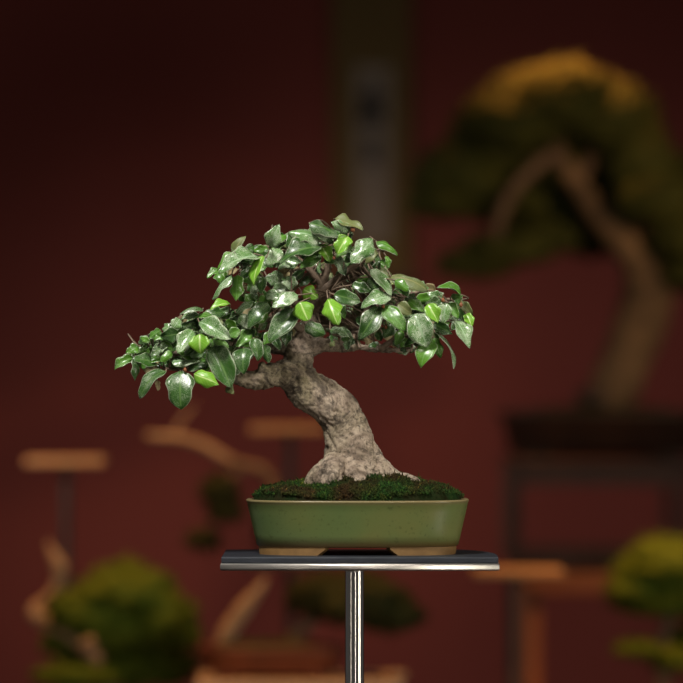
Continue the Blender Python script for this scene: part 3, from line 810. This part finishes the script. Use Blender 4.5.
# bright green bonsai, lower right
Y = 1.68; s = sc_at(Y)
b6 = empty('bonsai_tree', (P(668, 0, Y).x, Y, BZ), 'blurred bright green domed bonsai at the right edge in front of the table', 'bonsai', 'blurred bonsai of the background display')
simple_pot('pot', b6, P(668, 0, Y).x, Y, 0.06, 0.045, BZ, BZ + .04, M['brownpot'])
bm = bmesh.new(); ptube(bm, [(668, 724, 9), (664, 690, 8), (660, 655, 7), (667, 625, 6), (670, 590, 5)], Y); obj('trunk', bm, M['old_bark'], b6)
bm = bmesh.new()
for q, (x, y, rx, ry, dy) in enumerate([(668, 564, 46, 26, 0), (640, 586, 30, 26, 0), (692, 582, 46, 34, .01), (662, 600, 50, 22, .02), (640, 650, 22, 8, 0), (674, 660, 20, 12, 0), (700, 640, 26, 14, .02)]):
    pxpad(bm, x, y, rx, ry, Y + dy, seed=40 + q, spikes=350)
obj('foliage', bm, M['pine'], b6)

# table on the right that carries the big tree's stand
FY, BY = 1.95, 2.59
zt2 = CZ + (341.5 - 574) * sc_at(FY)
x0 = P(526, 0, FY).x; x1 = x0 + 0.62
t2 = empty('display_table', (x0 + .31, (FY + BY) / 2, 0), 'reddish wooden table on the right under the dark stand of the big bonsai', 'table')
bm = bmesh.new(); box(bm, (x0, FY, zt2 - .024), (x1, BY, zt2), .002); obj('tabletop', bm, M['redwood'], t2, smooth=False)
for x in (x0 + .010, x1 - .010):
    for yy in (FY + .02, BY - .02):
        bm = bmesh.new(); box(bm, (x - .0085, yy - .0085, 0), (x + .0085, yy + .0085, zt2 - .023)); obj('leg', bm, M['redwood'], t2, smooth=False)
# dark stand under the pot
YF, YB = 2.02, 2.34
zs = CZ + (341.5 - 459) * sc_at(2.1)
xl, xr = P(511, 0, YF).x, P(689, 0, YF).x
st = empty('pot_stand', ((xl + xr) / 2, (YF + YB) / 2, zt2), 'dark wooden footed stand under the big bonsai pot', 'stand')
bm = bmesh.new(); box(bm, (xl - .004, YF - .004, zs - .008), (xr + .004, YB + .004, zs), .0015); obj('stand_top', bm, M['darkwood'], st, smooth=False)
for x in (xl, xr - .012):
    for yy in (YF, YB - .012):
        bm = bmesh.new(); box(bm, (x, yy, zt2), (x + .012, yy + .012, zs - .008), .001); obj('leg', bm, M['darkwood'], st, smooth=False)
bm = bmesh.new(); box(bm, (xl + .011, YF + .002, zs - .030), (xr - .011, YF + .009, zs - .007)); obj('apron', bm, M['brownred'], st, smooth=False)
bm = bmesh.new(); box(bm, (xl + .011, YF + .002, zt2 + .006), (xr - .011, YF + .010, zt2 + .018)); obj('rail', bm, M['darkwood'], st, smooth=False)
bm = bmesh.new(); box(bm, (xl + .011, YB - .010, zt2 + .006), (xr - .011, YB - .002, zt2 + .018)); obj('rail', bm, M['darkwood'], st, smooth=False)

# the big bonsai
Y = 2.18; s = sc_at(Y)
bt = empty('bonsai_tree', (P(602, 0, Y).x, Y, zs), 'large blurred dark bonsai with bent bare trunk and orange lit crown at the upper right', 'bonsai', 'blurred bonsai of the background display')
simple_pot('pot', bt, P(602, 0, Y).x, Y, 104 * s, 0.085, zs, P(0, 411, Y).z, M['brownpot'])
bm = bmesh.new()
ptube(bm, [(604, 416, 30), (612, 395, 26), (624, 365, 25), (638, 330, 26), (647, 300, 26), (646, 275, 24), (634, 252, 20), (612, 228, 15), (592, 205, 12), (576, 182, 10.5), (562, 160, 9), (556, 138, 8), (552, 118, 6), (552, 100, 4)], Y, 24)
tr = obj('trunk', bm, M['dark_bark'], bt)
bm = bmesh.new(); ptube(bm, [(566, 162, 7), (548, 158, 7), (530, 172, 6.5), (514, 190, 6.5), (503, 210, 6.5), (498, 228, 5), (496, 250, 3)], Y - .02); b_ = obj('branch', bm, M['old_bark'], bt); tag(b_, 'paler bare branch')
bm = bmesh.new(); ptube(bm, [(640, 262, 10), (655, 250, 8), (675, 245, 6), (700, 248, 4)], Y); obj('branch', bm, M['old_bark'], bt)
bm = bmesh.new(); ptube(bm, [(576, 182, 8), (600, 150, 6), (630, 140, 4)], Y); obj('branch', bm, M['old_bark'], bt)
bm = bmesh.new(); ptube(bm, [(556, 140, 6), (520, 125, 5), (480, 150, 4), (450, 185, 3)], Y + .03); obj('branch', bm, M['old_bark'], bt)
bm = bmesh.new(); ptube(bm, [(604, 402, 8), (590, 396, 9), (576, 398, 7)], Y - .03); obj('root', bm, M['brownpot'], bt)
def fol_pads(name, lst, m=None):
    bm = bmesh.new()
    for q, (x, y, rx, ry, dy) in enumerate(lst): pxpad(bm, x, y, rx, ry, Y + dy, depth=min(rx, 60) * s * .8, seed=60 + q + len(name) + int(x), spikes=450)
    obj('foliage', bm, m or M['juniper'], bt)
fol_pads('crown', [(558, 104, 64, 40, .0), (515, 122, 54, 42, .0), (605, 120, 52, 42, .0), (560, 140, 86, 44, .08), (630, 142, 34, 40, -.01), (572, 90, 40, 22, -.02)])
fol_pads('left', [(494, 148, 48, 50, .04), (464, 180, 46, 40, .03), (444, 204, 34, 20, .01), (516, 196, 60, 40, .10)])
fol_pads('middle', [(590, 185, 60, 54, .10), (550, 218, 50, 30, .10), (598, 236, 40, 28, .10), (560, 170, 30, 22, .03)])
fol_pads('right', [(640, 166, 34, 40, -.02), (652, 200, 40, 34, -.03), (684, 236, 36, 34, -.03), (696, 274, 36, 26, -.02), (700, 200, 44, 48, .03)])
fol_pads('lower_left', [(508, 252, 44, 18, .0), (474, 266, 36, 16, .0), (538, 240, 40, 18, .02)])

# hanging scroll on the wall
YS = WALL_Y - 0.012
s = sc_at(YS)
sr = empty('hanging_scroll', P(372, 150, YS), 'narrow olive brown hanging scroll with grey paper and two ink characters on the wall', 'scroll')
xs0, xs1 = P(332, 0, YS).x, P(411, 0, YS).x
zb, ztop = P(0, 282, YS).z, 2.05
bm = bmesh.new(); box(bm, (xs0, YS - .0006, zb), (xs1, YS + .0006, ztop)); obj('silk_mount', bm, M['scroll'], sr, smooth=False)
bm = bmesh.new(); box(bm, (P(355, 0, YS).x, YS - .0016, P(0, 244, YS).z), (P(391, 0, YS).x, YS - .0005, P(0, 66, YS).z)); pp = obj('paper', bm, M['paper'], sr, smooth=False)
for zz in (zb, ztop):
    bm = bmesh.new(); tube(bm, [(Vector((xs0 - .012, YS, zz)), .009), (Vector((xs1 + .012, YS, zz)), .009)], 16); obj('roller', bm, M['darkwood'], sr)
bm = bmesh.new(); tube(bm, [(Vector((xs0, YS, ztop)), .0015), (Vector(((xs0 + xs1) / 2, YS + .008, ztop + .07)), .0015), (Vector((xs1, YS, ztop)), .0015)], 6); obj('cord', bm, M['scroll'], sr)
def stroke(bm, pts, w):
    l = [(P(x, y, YS - 0.0022), 1) for x, y in pts]
    for (p, _), (q, _) in zip(l[:-1], l[1:]):
        d = (q - p).normalized(); nrm = Vector((d.z, 0, -d.x)) * w * s * .5
        e = d * w * s * .3
        lo = [p - e + nrm, q + e + nrm, q + e - nrm, p - e - nrm]
        a = [bm.verts.new(v) for v in lo]; b = [bm.verts.new(v + Vector((0, .0007, 0))) for v in lo]
        bm.faces.new(a); bm.faces.new(list(reversed(b)))
        for k in range(4): bm.faces.new((a[k], b[k], b[(k + 1) % 4], a[(k + 1) % 4]))
bm = bmesh.new()
for pts, w in ([(361, 96), (382, 95)], 6), ([(371, 84), (371, 126)], 8), ([(362, 108), (381, 108)], 8), ([(371, 104), (360, 121)], 7), ([(371, 104), (383, 121)], 7), ([(364, 116), (379, 115)], 6): stroke(bm, pts, w)
obj('ink_character', bm, M['ink'], pp, smooth=False)
bm = bmesh.new()
for pts, w in ([(366, 142), (379, 141)], 4), ([(372, 138), (371, 162)], 4.5), ([(363, 152), (381, 151)], 4.5), ([(371, 152), (364, 166)], 3.5), ([(372, 152), (380, 167)], 3.5): stroke(bm, pts, w)
obj('ink_character', bm, M['ink'], pp, smooth=False)

# ------------------------------------------------------------------ light
def look(o, tgt):
    d = Vector(tgt) - o.location
    o.rotation_euler = d.to_track_quat('-Z', 'Y').to_euler()
def area(name, loc, tgt, size, power, col, spread=60):
    l = bpy.data.lights.new(name, 'AREA'); l.shape = 'DISK'; l.size = size; l.energy = power; l.color = col; l.spread = math.radians(spread)
    o = bpy.data.objects.new(name, l); COL.objects.link(o); o.location = loc; look(o, tgt); return o
def spot(name, loc, tgt, ang, power, col, blend=0.6, rad=0.05):
    l = bpy.data.lights.new(name, 'SPOT'); l.spot_size = math.radians(ang); l.spot_blend = blend; l.energy = power; l.color = col; l.shadow_soft_size = rad
    o = bpy.data.objects.new(name, l); COL.objects.link(o); o.location = loc; look(o, tgt); return o
HC = (0.0, 0.0, 1.28)
spot('key_lamp', (-0.40, -0.80, 2.60), HC, 28, 128, (1.0, 0.96, 0.90), 0.5, 0.14)
spot('second_lamp', (0.70, -1.3, 2.40), (0.02, 0, 1.22), 26, 34, (1.0, 0.92, 0.80), 0.5, 0.12)
def strip(name, loc, tgt, w, power, col):
    l = bpy.data.lights.new(name, 'AREA'); l.shape = 'RECTANGLE'; l.size = w; l.size_y = 1.3; l.energy = power; l.color = col; l.spread = math.radians(90)
    o = bpy.data.objects.new(name, l); COL.objects.link(o); o.location = loc; look(o, tgt); return o
strip('streak_strip', (0.62, -3.0, 0.85), (0, 0, 0.95), 0.07, 0.8, (1.0, 0.90, 0.80))  # unseen strips added to draw bright streaks down the steel post
strip('streak_strip', (2.2, -1.1, 0.85), (0, 0, 0.95), 0.50, 6.5, (1.0, 0.94, 0.80))
strip('streak_strip', (-2.0, -2.15, 0.85), (0, 0, 0.95), 0.12, 0.5, (1.0, 0.88, 0.74))
spot('stand_fill', (0.25, -3.2, 1.62), (0.0, 0, 1.12), 8, 26, (1.0, 0.88, 0.74), 0.8, 0.10)  # added low fill to brighten the pot, post and plate edge
WARM = (1.0, 0.45, 0.15)
spot('track_lamp', (-0.35, 1.15, 2.6), (-0.26, 1.66, 0.95), 42, 85, WARM, 0.8, 0.04)
spot('track_lamp', (0.27, 2.25, 2.65), (0.265, 2.19, 1.5), 13, 330, (1.0, 0.38, 0.09), 1.0, 0.04)
spot('track_lamp', (0.42, 0.9, 2.5), (0.33, 1.75, 0.96), 18, 125, WARM, 0.8, 0.04)
spot('trunk_fill', (0.95, 0.9, 1.75), (0.33, 2.18, 1.40), 21, 26, (1.0, 0.62, 0.32), 0.9, 0.05)  # added warm fill that lifts the big bonsai's trunk
spot('wall_wash', (-1.5, 0.75, 1.75), (0.26, WALL_Y, 0.78), 38, 92, (1.0, 0.80, 0.68), 1.0, 0.1)  # added side wash, placed so the wall darkens toward its top
w = bpy.data.worlds.new('World'); SC.world = w; w.use_nodes = True
w.node_tree.nodes['Background'].inputs[0].default_value = (1.0, 0.92, 0.86, 1); w.node_tree.nodes['Background'].inputs[1].default_value = 0.072

# ------------------------------------------------------------------ camera
cam = bpy.data.cameras.new('Camera'); co = bpy.data.objects.new('Camera', cam); COL.objects.link(co)
co.location = (0, -D, CZ); co.rotation_euler = (math.radians(90), 0, 0)
cam.sensor_width = 36; cam.lens = 36 * D / (683 * MM)
cam.clip_start = 0.1; cam.clip_end = 30
cam.dof.use_dof = True; cam.dof.focus_distance = D - 0.02; cam.dof.aperture_fstop = cam.lens / 56.0
SC.camera = co
SC.view_settings.view_transform = 'Standard'; SC.view_settings.look = 'None'; SC.view_settings.gamma = 1; SC.view_settings.exposure = 0.0
